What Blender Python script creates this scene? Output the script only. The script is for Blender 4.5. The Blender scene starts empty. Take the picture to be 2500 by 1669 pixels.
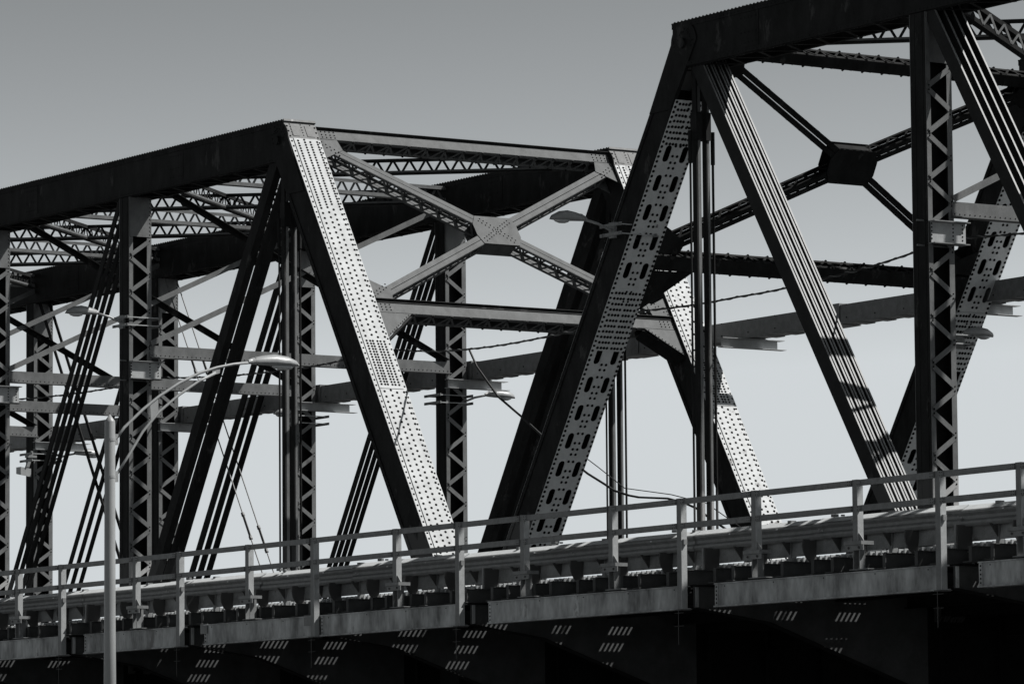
import bpy, math, random
from mathutils import Vector as V, Matrix
random.seed(7)
scene = bpy.context.scene
col = scene.collection

# ------------------------------------------------------------------ materials
def mat(name, c, rough=0.6, var=0.25, scale=3.0, streak=0.0, metal=0.0, stain=None, stain_amt=0.0, bump=0.15, spec=0.4, fine=40.0, splash=None):
    m = bpy.data.materials.new(name); m.use_nodes = True
    nt = m.node_tree; N = nt.nodes; L = nt.links
    b = N['Principled BSDF']
    tc = N.new('ShaderNodeTexCoord')
    mp = N.new('ShaderNodeMapping'); L.new(tc.outputs['Object'], mp.inputs['Vector'])
    mp.inputs['Scale'].default_value = (1, 1, 1 - 0.75 * streak)
    n1 = N.new('ShaderNodeTexNoise'); n1.inputs['Scale'].default_value = scale; n1.inputs['Detail'].default_value = 6; n1.inputs['Roughness'].default_value = 0.65
    L.new(mp.outputs['Vector'], n1.inputs['Vector'])
    n2 = N.new('ShaderNodeTexNoise'); n2.inputs['Scale'].default_value = fine; n2.inputs['Detail'].default_value = 3
    L.new(mp.outputs['Vector'], n2.inputs['Vector'])
    mix = N.new('ShaderNodeMath'); mix.operation = 'MULTIPLY_ADD'
    L.new(n2.outputs['Fac'], mix.inputs[0]); mix.inputs[1].default_value = 0.35
    L.new(n1.outputs['Fac'], mix.inputs[2])
    cr = N.new('ShaderNodeValToRGB'); L.new(mix.outputs[0], cr.inputs['Fac'])
    cr.color_ramp.elements[0].position = 0.45; cr.color_ramp.elements[1].position = 0.95
    lo = c * (1 - var); hi = c * (1 + var)
    t = (0.97, 1.0, 1.01)
    cr.color_ramp.elements[0].color = (lo * t[0], lo * t[1], lo * t[2], 1)
    cr.color_ramp.elements[1].color = (hi * t[0], hi * t[1], hi * t[2], 1)
    out = cr.outputs['Color']
    if stain is not None:
        n3 = N.new('ShaderNodeTexNoise'); n3.inputs['Scale'].default_value = 1.7; n3.inputs['Detail'].default_value = 8; n3.inputs['Roughness'].default_value = 0.7
        L.new(mp.outputs['Vector'], n3.inputs['Vector'])
        r3 = N.new('ShaderNodeValToRGB'); L.new(n3.outputs['Fac'], r3.inputs['Fac'])
        r3.color_ramp.elements[0].position = 0.66 - stain_amt; r3.color_ramp.elements[0].color = (0, 0, 0, 1)
        r3.color_ramp.elements[1].position = 0.72 - stain_amt; r3.color_ramp.elements[1].color = (1, 1, 1, 1)
        mx = N.new('ShaderNodeMix'); mx.data_type = 'RGBA'
        L.new(r3.outputs['Color'], mx.inputs['Factor']); L.new(out, mx.inputs['A'])
        mx.inputs['B'].default_value = (stain, stain, stain, 1)
        out = mx.outputs['Result']
    if splash is not None:      # salt and road dust that coats the steel just above the deck
        sx = N.new('ShaderNodeSeparateXYZ'); L.new(tc.outputs['Object'], sx.inputs[0])
        n4 = N.new('ShaderNodeTexNoise'); n4.inputs['Scale'].default_value = 6.0; n4.inputs['Detail'].default_value = 5
        mp4 = N.new('ShaderNodeMapping'); mp4.inputs['Scale'].default_value = (1, 1, .25); L.new(tc.outputs['Object'], mp4.inputs['Vector']); L.new(mp4.outputs['Vector'], n4.inputs['Vector'])
        wz = N.new('ShaderNodeMath'); wz.operation = 'MULTIPLY_ADD'; wz.inputs[1].default_value = 0.9
        L.new(n4.outputs['Fac'], wz.inputs[0]); L.new(sx.outputs['Z'], wz.inputs[2])
        mr = N.new('ShaderNodeMapRange'); mr.inputs['From Min'].default_value = 7.55; mr.inputs['From Max'].default_value = 7.35
        mr.inputs['To Min'].default_value = 0; mr.inputs['To Max'].default_value = 0.8
        L.new(wz.outputs[0], mr.inputs['Value'])
        mx4 = N.new('ShaderNodeMix'); mx4.data_type = 'RGBA'; L.new(mr.outputs['Result'], mx4.inputs['Factor']); L.new(out, mx4.inputs['A'])
        mx4.inputs['B'].default_value = (splash, splash, splash, 1); out = mx4.outputs['Result']
    L.new(out, b.inputs['Base Color'])
    b.inputs['Roughness'].default_value = rough
    b.inputs['Metallic'].default_value = metal
    b.inputs['Specular IOR Level'].default_value = spec
    if bump:
        bp = N.new('ShaderNodeBump'); bp.inputs['Strength'].default_value = bump; bp.inputs['Distance'].default_value = 0.01
        L.new(mix.outputs[0], bp.inputs['Height']); L.new(bp.outputs['Normal'], b.inputs['Normal'])
    return m

DARK = mat('weathered_dark_steel', 0.018, 0.75, 0.6, 2.6, 0.8, stain=0.055, stain_amt=0.07, splash=0.11, spec=0.12)
EYE = mat('dark_eyebar_steel', 0.022, 0.7, 0.35, 2.5, 0.2, stain=0.045, stain_amt=0.0, splash=0.10, spec=0.12)
LACE = mat('grey_painted_steel', 0.125, 0.55, 0.32, 3.5, 0.4, stain=0.05, stain_amt=0.03, splash=0.40)
PAINT = mat('pale_sunworn_paint', 0.41, 0.62, 0.22, 3.0, 0.5, stain=0.26, stain_amt=0.03, spec=0.35)
PAINT_WORN = mat('pale_flaking_paint', 0.42, 0.6, 0.2, 6.0, 0.2, stain=0.10, stain_amt=0.09, spec=0.35)
GREY = mat('mid_grey_paint', 0.115, 0.7, 0.25, 4.0, 0.2, stain=0.15, stain_amt=0.02, spec=.2)
SLOT = mat('pale_grey_undercoat', 0.64, 0.5, 0.14, 5.0, 0.2, stain=0.42, stain_amt=0.0)
CAP = mat('bare_weathered_plate', 0.085, 0.6, 0.45, 9.0, 0.2, stain=0.3, stain_amt=0.01)
RIVET = mat('rusty_rivet', 0.012, 0.85, 0.3, 8.0, bump=0, spec=0.1)
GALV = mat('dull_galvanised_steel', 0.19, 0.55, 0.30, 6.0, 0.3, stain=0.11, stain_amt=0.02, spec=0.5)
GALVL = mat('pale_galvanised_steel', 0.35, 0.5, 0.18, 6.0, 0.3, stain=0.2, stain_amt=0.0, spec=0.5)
LIP = mat('sunlit_lip_and_reflectors', 0.70, 0.5, 0.10, 6.0, 0.1, stain=0.45, stain_amt=0.0)  # sunlight on the rail lip put into colour; also the white reflector dots
GIRD = mat('stained_fascia_paint', 0.40, 0.7, 0.7, 1.6, 0.85, stain=0.20, stain_amt=0.07, fine=9)
CURB = mat('dusty_curb_plate', 0.25, 0.7, 0.45, 2.2, 0.15, stain=0.12, stain_amt=0.03)
BLACK = mat('shade_dark_steel', 0.012, 0.85, 0.4, 2.0, spec=0.15)  # deep shade under the deck and inside posts put into the colour
UNDER = mat('floor_beam_steel', 0.085, 0.85, 0.3, 2.0, spec=0.2)
ALU = mat('cast_aluminium', 0.30, 0.38, 0.12, 9.0, 0.1, metal=0.0, stain=0.3, stain_amt=0.0, spec=0.6)
POLE = mat('pole_grey_paint', 0.29, 0.45, 0.10, 2.0, 0.6, spec=0.5)
GLASS = mat('lamp_refractor', 0.5, 0.15, 0.1, 12.0, spec=0.8)
RUBBER = mat('black_cable', 0.03, 0.7, 0.2, 20.0, bump=0)
STONE = mat('pier_masonry', 0.20, 0.9, 0.3, 1.2, bump=0.6)
GROUND = mat('dark_river_bank', 0.09, 0.9, 0.4, 0.05)
ROAD = mat('asphalt', 0.05, 0.9, 0.3, 1.0)

# ------------------------------------------------------------------ mesh builder
class M:
    def __init__(s): s.v = []; s.f = []; s.mi = []; s.mats = []
    def mid(s, m):
        if m not in s.mats: s.mats.append(m)
        return s.mats.index(m)
    def add(s, vs, fs, m):
        o = len(s.v); s.v += [tuple(v) for v in vs]; k = s.mid(m)
        for f in fs: s.f.append(tuple(i + o for i in f)); s.mi.append(k)
    def hexa(s, p, m):
        s.add(p, [(0, 3, 2, 1), (4, 5, 6, 7), (0, 1, 5, 4), (1, 2, 6, 5), (2, 3, 7, 6), (3, 0, 4, 7)], m)
    def box(s, x0, x1, y0, y1, z0, z1, m):
        s.hexa([(x0, y0, z0), (x1, y0, z0), (x1, y1, z0), (x0, y1, z0), (x0, y0, z1), (x1, y0, z1), (x1, y1, z1), (x0, y1, z1)], m)
    def beam(s, a, b, w, h, m, up=(0, 0, 1)):
        a = V(a); b = V(b); d = (b - a).normalized(); up = V(up)
        sd = d.cross(up)
        if sd.length < 1e-5: sd = d.cross(V((1, 0, 0)))
        sd.normalize(); u = sd.cross(d).normalized()
        P = []
        for c in (a, b):
            for i, j in ((-1, -1), (1, -1), (1, 1), (-1, 1)):
                P.append(c + sd * (i * w / 2) + u * (j * h / 2))
        s.hexa(P, m)
    def plate(s, pts, n, t, m):
        """polygon (list of Vectors, planar) extruded by t along n"""
        n = V(n); k = len(pts); P = [V(p) for p in pts] + [V(p) + n * t for p in pts]
        fs = [tuple(range(k))[::-1], tuple(range(k, 2 * k))] + [(i, (i + 1) % k, (i + 1) % k + k, i + k) for i in range(k)]
        s.add(P, fs, m)
    def tube(s, pts, r, m, n=8, cap=True):
        pts = [V(p) for p in pts]; rs = r if isinstance(r, (list, tuple)) else [r] * len(pts)
        o = []; prev = None
        for i, p in enumerate(pts):
            d = (pts[min(i + 1, len(pts) - 1)] - pts[max(i - 1, 0)]).normalized()
            if prev is None:
                sd = d.cross(V((0, 0, 1)))
                if sd.length < 1e-3: sd = d.cross(V((1, 0, 0)))
            else: sd = prev - d * prev.dot(d)
            sd.normalize(); prev = sd; u = d.cross(sd)
            for k in range(n):
                a = 2 * math.pi * k / n
                o.append(p + (sd * math.cos(a) + u * math.sin(a)) * rs[i])
        fs = []
        for i in range(len(pts) - 1):
            for k in range(n):
                fs.append((i * n + k, i * n + (k + 1) % n, (i + 1) * n + (k + 1) % n, (i + 1) * n + k))
        if cap: fs += [tuple(range(n))[::-1], tuple(range((len(pts) - 1) * n, len(pts) * n))]
        s.add(o, fs, m)
    def rivet(s, p, n, r, m, h=0.6):
        n = V(n).normalized(); a = n.cross(V((0.3, 0.1, 0.9))).normalized(); b = n.cross(a); p = V(p)
        P = []
        for rr, hh in ((r, -0.002), (r * 0.8, r * h * 0.6)):
            for k in range(7):
                t = 2 * math.pi * k / 7; P.append(p + (a * math.cos(t) + b * math.sin(t)) * rr + n * hh)
        P.append(p + n * r * h)
        fs = [(k, (k + 1) % 7, 7 + (k + 1) % 7, 7 + k) for k in range(7)] + [(7 + k, 7 + (k + 1) % 7, 14) for k in range(7)]
        s.add(P, fs, m)
    def rivline(s, a, b, n, r, step, m, off=0.0):
        a = V(a); b = V(b); L = (b - a).length; k = int((L - off) / step)
        d = (b - a) / L
        for i in range(k + 1): s.rivet(a + d * (off + i * step), n, r, m)
    def zig(s, A0, A1, B0, B1, n, w, t, pitch, m, gap=0.0, riv=None, start=0, rr=0.018):
        """lacing bars running between line A and line B; n = plane normal"""
        A0, A1, B0, B1, n = V(A0), V(A1), V(B0), V(B1), V(n).normalized()
        L = (A1 - A0).length; k = max(1, round(L / pitch)); k2 = k
        for i in range(k2):
            f0 = i / k2; f1 = (i + 1) / k2; g = gap / L
            if (i + start) % 2 == 0: p = A0.lerp(A1, f0 + g); q = B0.lerp(B1, f1 - g)
            else: p = B0.lerp(B1, f0 + g); q = A0.lerp(A1, f1 - g)
            lift = n * (0.001 + 0.003 * (i % 2))
            s.beam(p + lift, q + lift, w, t, m, up=n)
            if riv:
                for c in (p, q): s.rivet(c + n * (t / 2 + 0.004), n, rr, riv)
    def build(s, name, parent=None, smooth=False, **tags):
        me = bpy.data.meshes.new(name); me.from_pydata(s.v, [], s.f)
        for m in s.mats: me.materials.append(m)
        me.polygons.foreach_set('material_index', s.mi)
        if smooth: me.polygons.foreach_set('use_smooth', [True] * len(me.polygons))
        me.update()
        o = bpy.data.objects.new(name, me); col.objects.link(o)
        if parent is not None:
            o.parent = parent; o.matrix_parent_inverse = parent.matrix_basis.inverted()
        for k, v in tags.items(): o[k] = v
        return o

def thing(name, label, cat, loc=(0, 0, 0), group=None):
    o = bpy.data.objects.new(name, None); col.objects.link(o); o.location = loc; o.empty_display_size = 0.3
    o['label'] = label; o['category'] = cat
    if group: o['group'] = group
    return o

# ------------------------------------------------------------------ camera (at the origin, looking up along the bridge)
YAW, PITCH, ROLL, F = 0.586837442, 0.101128199, -0.00835491885, 11872.188
fw = V((-math.cos(YAW) * math.cos(PITCH), math.sin(YAW) * math.cos(PITCH), math.sin(PITCH)))
r0 = fw.cross(V((0, 0, 1))).normalized(); u0 = r0.cross(fw)
R_ = r0 * math.cos(ROLL) + u0 * math.sin(ROLL); U_ = -r0 * math.sin(ROLL) + u0 * math.cos(ROLL)
cam = bpy.data.cameras.new('camera'); co = bpy.data.objects.new('camera', cam); col.objects.link(co)
cam.sensor_width = 36; cam.lens = 36 * F / 2500; cam.clip_start = 1; cam.clip_end = 6000
co.matrix_world = Matrix(((R_.x, U_.x, -fw.x, 0), (R_.y, U_.y, -fw.y, 0), (R_.z, U_.z, -fw.z, 0), (0, 0, 0, 1)))
scene.camera = co
GZ = -1.6

# ------------------------------------------------------------------ light
S = V((0.38, 0.52, 0.77)).normalized()
sun = bpy.data.lights.new('sun', 'SUN'); sun.energy = 3.3; sun.angle = math.radians(0.5); sun.color = (1, 0.985, 0.96)
so = bpy.data.objects.new('sun', sun); col.objects.link(so); so.rotation_euler = S.to_track_quat('Z', 'Y').to_euler(); so.location = (0, 0, 60)
w = bpy.data.worlds.new('World'); scene.world = w; w.use_nodes = True
nt = w.node_tree; bg = nt.nodes['Background']
sk = nt.nodes.new('ShaderNodeTexSky'); sk.sky_type = 'NISHITA'; sk.sun_disc = False
sk.sun_elevation = math.asin(S.z); sk.sun_rotation = math.atan2(S.x, S.y)
sk.air_density = 1.0; sk.dust_density = 0.6; sk.ozone_density = 1.0
bw = nt.nodes.new('ShaderNodeRGBToBW'); nt.links.new(sk.outputs['Color'], bw.inputs['Color'])
pw = nt.nodes.new('ShaderNodeMath'); pw.operation = 'POWER'; pw.inputs[1].default_value = 3.3
mn = nt.nodes.new('ShaderNodeMath'); mn.operation = 'MINIMUM'; mn.inputs[1].default_value = 4.95
nt.links.new(bw.outputs[0], mn.inputs[0]); nt.links.new(mn.outputs[0], pw.inputs[0])
ml = nt.nodes.new('ShaderNodeMath'); ml.operation = 'MULTIPLY'; ml.inputs[1].default_value = 0.0277
nt.links.new(pw.outputs[0], ml.inputs[0])
tn = nt.nodes.new('ShaderNodeCombineColor')
for i, k in enumerate((0.945, 1.0, 1.03)):
    q = nt.nodes.new('ShaderNodeMath'); q.operation = 'MULTIPLY'; q.inputs[1].default_value = k
    nt.links.new(ml.outputs[0], q.inputs[0]); nt.links.new(q.outputs[0], tn.inputs[i])
nt.links.new(tn.outputs[0], bg.inputs['Color']); bg.inputs['Strength'].default_value = 0.07
scene.view_settings.view_transform = 'Standard'; scene.view_settings.look = 'None'
scene.view_settings.exposure = 0.8; scene.view_settings.gamma = 1
scene.render.resolution_x = 1024; scene.render.resolution_y = 683

# ------------------------------------------------------------------ truss
ZT, ZB, ZM, ZL = 17.28, 16.30, 16.80, 4.4      # top chord top / bottom, pin level, lower pin level
NY, FY = 60.0, 69.58                            # near faces of the two trusses
CW = 0.88                                       # width of chords and end posts
PW, PX = 0.64, 0.51                             # post size across / along the bridge
Xd, Yd, Zd = V((1, 0, 0)), V((0, 1, 0)), V((0, 0, 1))

def frame(hx, slope, side):
    """end-post frame: u down the post, n outward, origin at the hip pin"""
    k = math.hypot(slope, 1)
    if side < 0: return V((slope, 0, -1)) / k, V((1, 0, slope)) / k, k       # left span: post falls to +X
    return V((-slope, 0, -1)) / k, V((-1, 0, slope)) / k, k

def end_post(root, hx, slope, side, Y0, worn):
    u, n, k = frame(hx, slope, side); h = 0.385 if side < 0 else 0.345
    O = V((hx, Y0, ZM)); s0 = -0.26 if side < 0 else -0.30; s1 = (ZM - 3.9) * k
    P = lambda s, y, nn: O + u * s + Yd * y + n * nn
    m = M()
    for y in (0.03, CW - 0.03):     # side webs
        m.hexa([P(s0, y - .02, -h), P(s0, y + .02, -h), P(s0, y + .02, h), P(s0, y - .02, h), P(s1, y - .02, -h), P(s1, y + .02, -h), P(s1, y + .02, h), P(s1, y - .02, h)], DARK)
    for nn in (-h + .05, h - .05):  # flange angles running along the webs, near side
        m.beam(P(s0 + .1, -0.002, nn), P(s1, -0.002, nn), 0.02, 0.10, DARK, up=n)
        m.rivline(P(0.2, -0.012, nn), P(s1, -0.012, nn), -Yd, 0.02, 0.16, DARK)
    body = m.build('end_post', root)
    # outer cover plate
    c = M(); t = 0.022; cm = PAINT_WORN if worn else PAINT
    def pl(y0, y1, sa, sb, nn, th, mm):
        c.hexa([P(sa, y0, nn), P(sa, y1, nn), P(sb, y1, nn), P(sb, y0, nn), P(sa, y0, nn + th), P(sa, y1, nn + th), P(sb, y1, nn + th), P(sb, y0, nn + th)], mm)
    pl(0, CW, s0 + .5, s1, h, t, cm)
    if side < 0:
        pl(0, CW, s0, s0 + .495, h, t, CAP)
        pl(0.115, CW - 0.10, s0 + .5, s1, h + t, 0.02, cm)          # second ply leaves a dark joint line
        pl(0.15, 0.33, s0 + .08, s0 + .42, h + t, 0.012, CAP); pl(0.55, 0.76, s0 + .08, s0 + .42, h + t, 0.012, CAP)
        pl(-.01, CW + .01, s0 - .06, s0, h - .05, .12, CAP)           # cap strip
        top = h + t + .02
        for y in (0.055, CW - 0.045): c.rivline(P(s0 + .12, y, h + t), P(s1, y, h + t), n, 0.028, 0.155, RIVET)
        for j, y in enumerate((0.215, 0.40, 0.555, 0.755)):
            off = 0.04 if j in (0, 3) else (0.0 if j == 1 else 0.06)
            c.rivline(P(0.28 + off, y, top), P(2.3, y, top), n, 0.033, 0.079, RIVET)
            c.rivline(P(2.34 + off, y, top), P(6.25, y, top), n, 0.035, 0.152, RIVET)
            c.rivline(P(7.75 + off, y, top), P(s1, y, top), n, 0.035, 0.152, RIVET)
        for y in (0.20, 0.30, 0.375, 0.50, 0.585, 0.69):            # dense splice rows
            c.rivline(P(6.32, y, top), P(7.62, y, top), n, 0.033, 0.079, RIVET)
        for y in (0.14, 0.45, 0.72): c.rivline(P(s0 + .06, y, h + t), P(s0 + .46, y, h + t), n, 0.02, 0.08, RIVET)
        pl(0.12, CW - .11, 7.70, 7.712, top, 0.004, RIVET)
    c.build('cover_plate', body)
    # inner plate: slotted on the right span
    c = M(); nb = -h - t
    if side > 0: pl(.06, CW - .06, sa0 := 1.2, s1, h - .06, .01, BLACK); pl(.052, .062, 1.2, s1, -h + .03, 2 * h - .1, BLACK); pl(CW - .062, CW - .052, 1.2, s1, -h + .03, 2 * h - .1, BLACK)  # black liners: shade inside the slotted post put into colour
    if side > 0:
        sa = 1.16; N_ = -n
        sl = []                                       # slot centres along s
        s = 2.43
        while s < s1 - .4:
            if not (5.9 < s < 7.1): sl.append(s)
            s += 0.705
        hl = 0.20
        def strip(y0, y1): pl(y0, y1, sa, s1, nb, t, SLOT)
        strip(0, .16); strip(.32, .60); strip(.76, CW)
        for (ya, yb) in ((.16, .32), (.60, .76)):
            yc = (ya + yb) / 2; r = (yb - ya) / 2; prev = sa; prev_round = False
            cuts = sl + [None]
            for q in cuts:
                e = s1 if q is None else q - hl
                pts = []
                # start edge (concave if after a slot)
                if prev_round:
                    for i in range(9):
                        a = math.pi * i / 8; pts.append((prev - r + r * math.sin(a), yc - r * math.cos(a)))
                else: pts += [(prev, ya), (prev, yb)]
                if q is not None:
                    for i in range(9):
                        a = math.pi * i / 8; pts.append((e + r - r * math.sin(a), yc + r * math.cos(a)))
                else: pts += [(e, yb), (e, ya)]
                c.plate([P(a_, b_, nb) for a_, b_ in pts], n, t, SLOT)
                if q is not None: prev = q + hl; prev_round = True
        pl(0.02, CW - .02, 5.72, 7.22, nb - .012, .012, SLOT)         # splice plate
        for y in (.035, CW - .035):
            c.rivline(P(sa + .05, y, nb), P(s1, y, nb), N_, 0.037, 0.118, RIVET)
        for y in (.395, .515):
            s = sa + .06
            while s < s1:
                if not 5.7 < s < 7.25:
                    c.rivet(P(s, y, nb), N_, .036, RIVET); c.rivet(P(s + .13, y, nb), N_, .036, RIVET)
                    c.rivet(P(s + .31, y, nb), N_, .036, RIVET); c.rivet(P(s + .55, y, nb), N_, .036, RIVET)
                s += 0.705
        for y in (.13, .22, .30, .38, .50, .58, .66, .76):
            c.rivline(P(5.8, y, nb - .012), P(7.2, y, nb - .012), N_, .037, .135, RIVET)
            c.rivline(P(1.25, y, nb), P(2.2, y, nb), N_, .037, .135, RIVET)
    else:
        pl(0, CW, 0.9, s1, nb, t, DARK)
    c.build('perforated_plate' if side > 0 else 'under_plate', body)
    # pin plate at the hip
    g = M(); pts = []
    for i in range(13):
        a = math.pi * i / 12; pts.append(V((hx + 0.46 * math.cos(a), 0, ZM + .02 + 0.44 * math.sin(a))))
    lo = O + u * 1.9
    pts += [V((hx - .46 + u.x * 1.5 * 1, 0, ZM - 1.0)), V((hx + .46 + u.x * 1.5, 0, ZM - 1.0))] if False else []
    pts2 = [V((p.x, Y0 - .028, p.z)) for p in pts] + [V((hx - .42 + u.x * 1.6, Y0 - .028, ZM - 1.36)), V((hx + .36 + u.x * 1.6, Y0 - .028, ZM - 1.36))]
    g.plate(pts2, Yd, 0.02, DARK)
    g.tube([V((hx, Y0 - .10, ZM)), V((hx, Y0 + CW + .06, ZM))], .11, DARK, 12)
    for i in range(26):
        a = random.uniform(-.3, 3.4); rr = random.uniform(.22, .4)
        g.rivet(V((hx + rr * math.cos(a), Y0 - .03, ZM + rr * math.sin(a))), -Yd, .022, DARK)
    g.build('pin_plate', body)

def top_chord(root, xa, xb, Y0):
    m = M(); a, b = min(xa, xb), max(xa, xb)
    m.box(a, b, Y0, Y0 + .03, ZB, ZT - .03, DARK); m.box(a, b, Y0 + CW - .03, Y0 + CW, ZB, ZT - .03, DARK)
    m.box(a, b, Y0 - .03, Y0 + CW + .03, ZT - .03, ZT, DARK)
    for y in (Y0 - .012, Y0 + CW + .012):
        m.box(a, b, y - .01, y + .01, ZB - .001, ZB + .09, DARK); m.box(a, b, y - .01, y + .01, ZT - .13, ZT - .031, DARK)
    for y in (Y0 + .07, Y0 + CW - .07): m.box(a, b, y - .04, y + .04, ZB - .015, ZB + .005, DARK)
    m.zig((a, Y0 + .07, ZB - .02), (b, Y0 + .07, ZB - .02), (a, Y0 + CW - .07, ZB - .02), (b, Y0 + CW - .07, ZB - .02), -Zd, .08, .012, .5, DARK)
    x = a + .06
    while x < b:
        m.rivet((x, Y0 + .02, ZT), Zd, .033, DARK, 1.1); m.rivet((x, Y0 + CW - .02, ZT), Zd, .033, DARK, 1.1)
        m.rivet((x, Y0 - .022, ZT - .08), -Yd, .02, DARK); m.rivet((x, Y0 - .022, ZB + .045), -Yd, .02, DARK)
        m.rivet((x, Y0 + .07, ZB - .015), -Zd, .022, DARK, 1.1)
        x += .13
    # splice plates
    for x in [a + 2.4 + 7.7 * i for i in range(int((b - a) / 7.7) + 1)]:
        if x + .7 < b:
            m.box(x, x + .7, Y0 - .008, Y0 - .001, ZB + .1, ZT - .14, DARK)
            for i in range(5):
                for z in (ZB + .2, ZB + .42, ZT - .25): m.rivet((x + .08 + i * .13, Y0 - .008, z), -Yd, .02, DARK)
            m.box(x - .1, x + .5, Y0 + .1, Y0 + CW - .1, ZT, ZT + .03, DARK)
            for i in range(4): m.rivet((x + i * .12, Y0 + .15, ZT + .03), Zd, .03, DARK, 1.2)
    m.build('top_chord', root)

def post(root, xc, Y0, zb=4.73, detail=True):
    m = M(); x0, x1 = xc - PX / 2, xc + PX / 2; zt = ZB - .018
    for y in (Y0, Y0 + PW - .03): m.box(x0 + .013, x1 - .013, y, y + .03, zb, zt, DARK)
    for y0, y1 in ((Y0 - .004, Y0 + .105), (Y0 + PW - .125, Y0 + PW + .004)):
        for xx in (x0, x1 - .012): m.box(xx, xx + .012, y0, y1, zb, zt, LACE)
    m.box(x0 + .1, x0 + .16, Y0 - .006, Y0 - .001, zb, zt, DARK); m.box(x1 - .16, x1 - .1, Y0 - .006, Y0 - .001, zb, zt, DARK)
    # battens at the head, with the flange rivets
    m.box(x1, x1 + .014, Y0 + .02, Y0 + PW - .004, 15.27, zt, LACE); m.box(x0 - .014, x0, Y0 + .02, Y0 + PW - .004, 15.27, zt, LACE)
    m.rivline((x1 + .014, Y0 + PW - .05, 15.33), (x1 + .014, Y0 + PW - .05, zt), Xd, .018, .1, RIVET)
    m.rivline((x1 + .012, Y0 + PW - .02, 15.4), (x1 + .012, Y0 + PW - .02, zt), Xd, .014, .1, RIVET)
    m.box(x1, x1 + .014, Y0 + .02, Y0 + PW - .004, zb, zb + 1.2, LACE)
    body = m.build('vertical_post', root)
    z = M(); n = 24; zt2, zb2 = 15.22, zb + 1.25
    z.zig((x1 + .01, Y0 + .05, zt2), (x1 + .01, Y0 + .05, zb2), (x1 + .01, Y0 + PW - .06, zt2), (x1 + .01, Y0 + PW - .06, zb2), Xd, .105, .014, .455, LACE, gap=.045, riv=RIVET, start=1, rr=.02)
    z.build('lacing', body); z = M()
    z.zig((x0 - .01, Y0 + .05, zt2), (x0 - .01, Y0 + .05, zb2), (x0 - .01, Y0 + PW - .06, zt2), (x0 - .01, Y0 + PW - .06, zb2), -Xd, .105, .014, .455, LACE, gap=.045, start=0)
    z.build('lacing', body)
    # black box seen through the lacing: shade inside the post put into colour
    d = M(); d.box(x0 + .03, x1 - .20, Y0 + .20, Y0 + PW - .031, zb, zt, BLACK); d.build('inner_shade', body)

def eyebars(root, xa, za, xb, zb, ys, wd, th, mm=DARK, name='eyebar', loops=True, cap=None):
    for y in ys:
        m = M(); m.beam((xa, y, za), (xb, y, zb), th, wd, mm, up=(0, 0, 1) if abs(xa - xb) > .1 else (1, 0, 0))
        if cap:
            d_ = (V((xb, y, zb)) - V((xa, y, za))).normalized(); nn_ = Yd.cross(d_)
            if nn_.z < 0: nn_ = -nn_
            m.beam(V((xa, y, za)) + nn_ * (wd / 2 + .004) + d_ * .3, V((xb, y, zb)) + nn_ * (wd / 2 + .004) - d_ * .3, th - .004, .006, cap, up=nn_)  # paler strip, sunlight on the top edge put into colour
        if loops:
            for (x, z) in ((xa, za), (xb, zb)):
                pts = [V((x + wd * .85 * math.cos(2 * math.pi * i / 12), y - th / 2 - .001, z + wd * .85 * math.sin(2 * math.pi * i / 12))) for i in range(12)]
                m.plate(pts, Yd, th + .002, mm)
        m.build(name, root)

def lattice_girder(root, a, b, z0, z1, cw, ch, bw, pitch, name, mm=DARK, mlow=LACE, planes=(0,)):
    m = M(); a = V(a); b = V(b); d = (b - a).normalized(); n = d.cross(Zd).normalized()
    if n.x < 0: n = -n
    A = lambda p, z, o: V((p.x, p.y, z)) + n * o
    m.beam(A(a, z1, 0), A(b, z1, 0), cw, ch, mm); m.beam(A(a, z0, 0), A(b, z0, 0), cw, ch, mm)
    for s in ((1, -1) if len(planes) > 1 else (1,)):
        o = s * (cw / 2 - .01)
        m.beam(A(a, z1 - .03, o), A(b, z1 - .03, o), .014, .08, mm); m.beam(A(a, z0 + .03, o), A(b, z0 + .03, o), .014, .085, mlow)
    for s in planes:
        o = 0.0
        m.zig(A(a, z1, o), A(b, z1, o), A(a, z0, o), A(b, z0, o), n, bw, .012, pitch, mm if mm is not LACE else LACE, riv=RIVET, rr=.012)
    return m.build(name, root)

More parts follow.
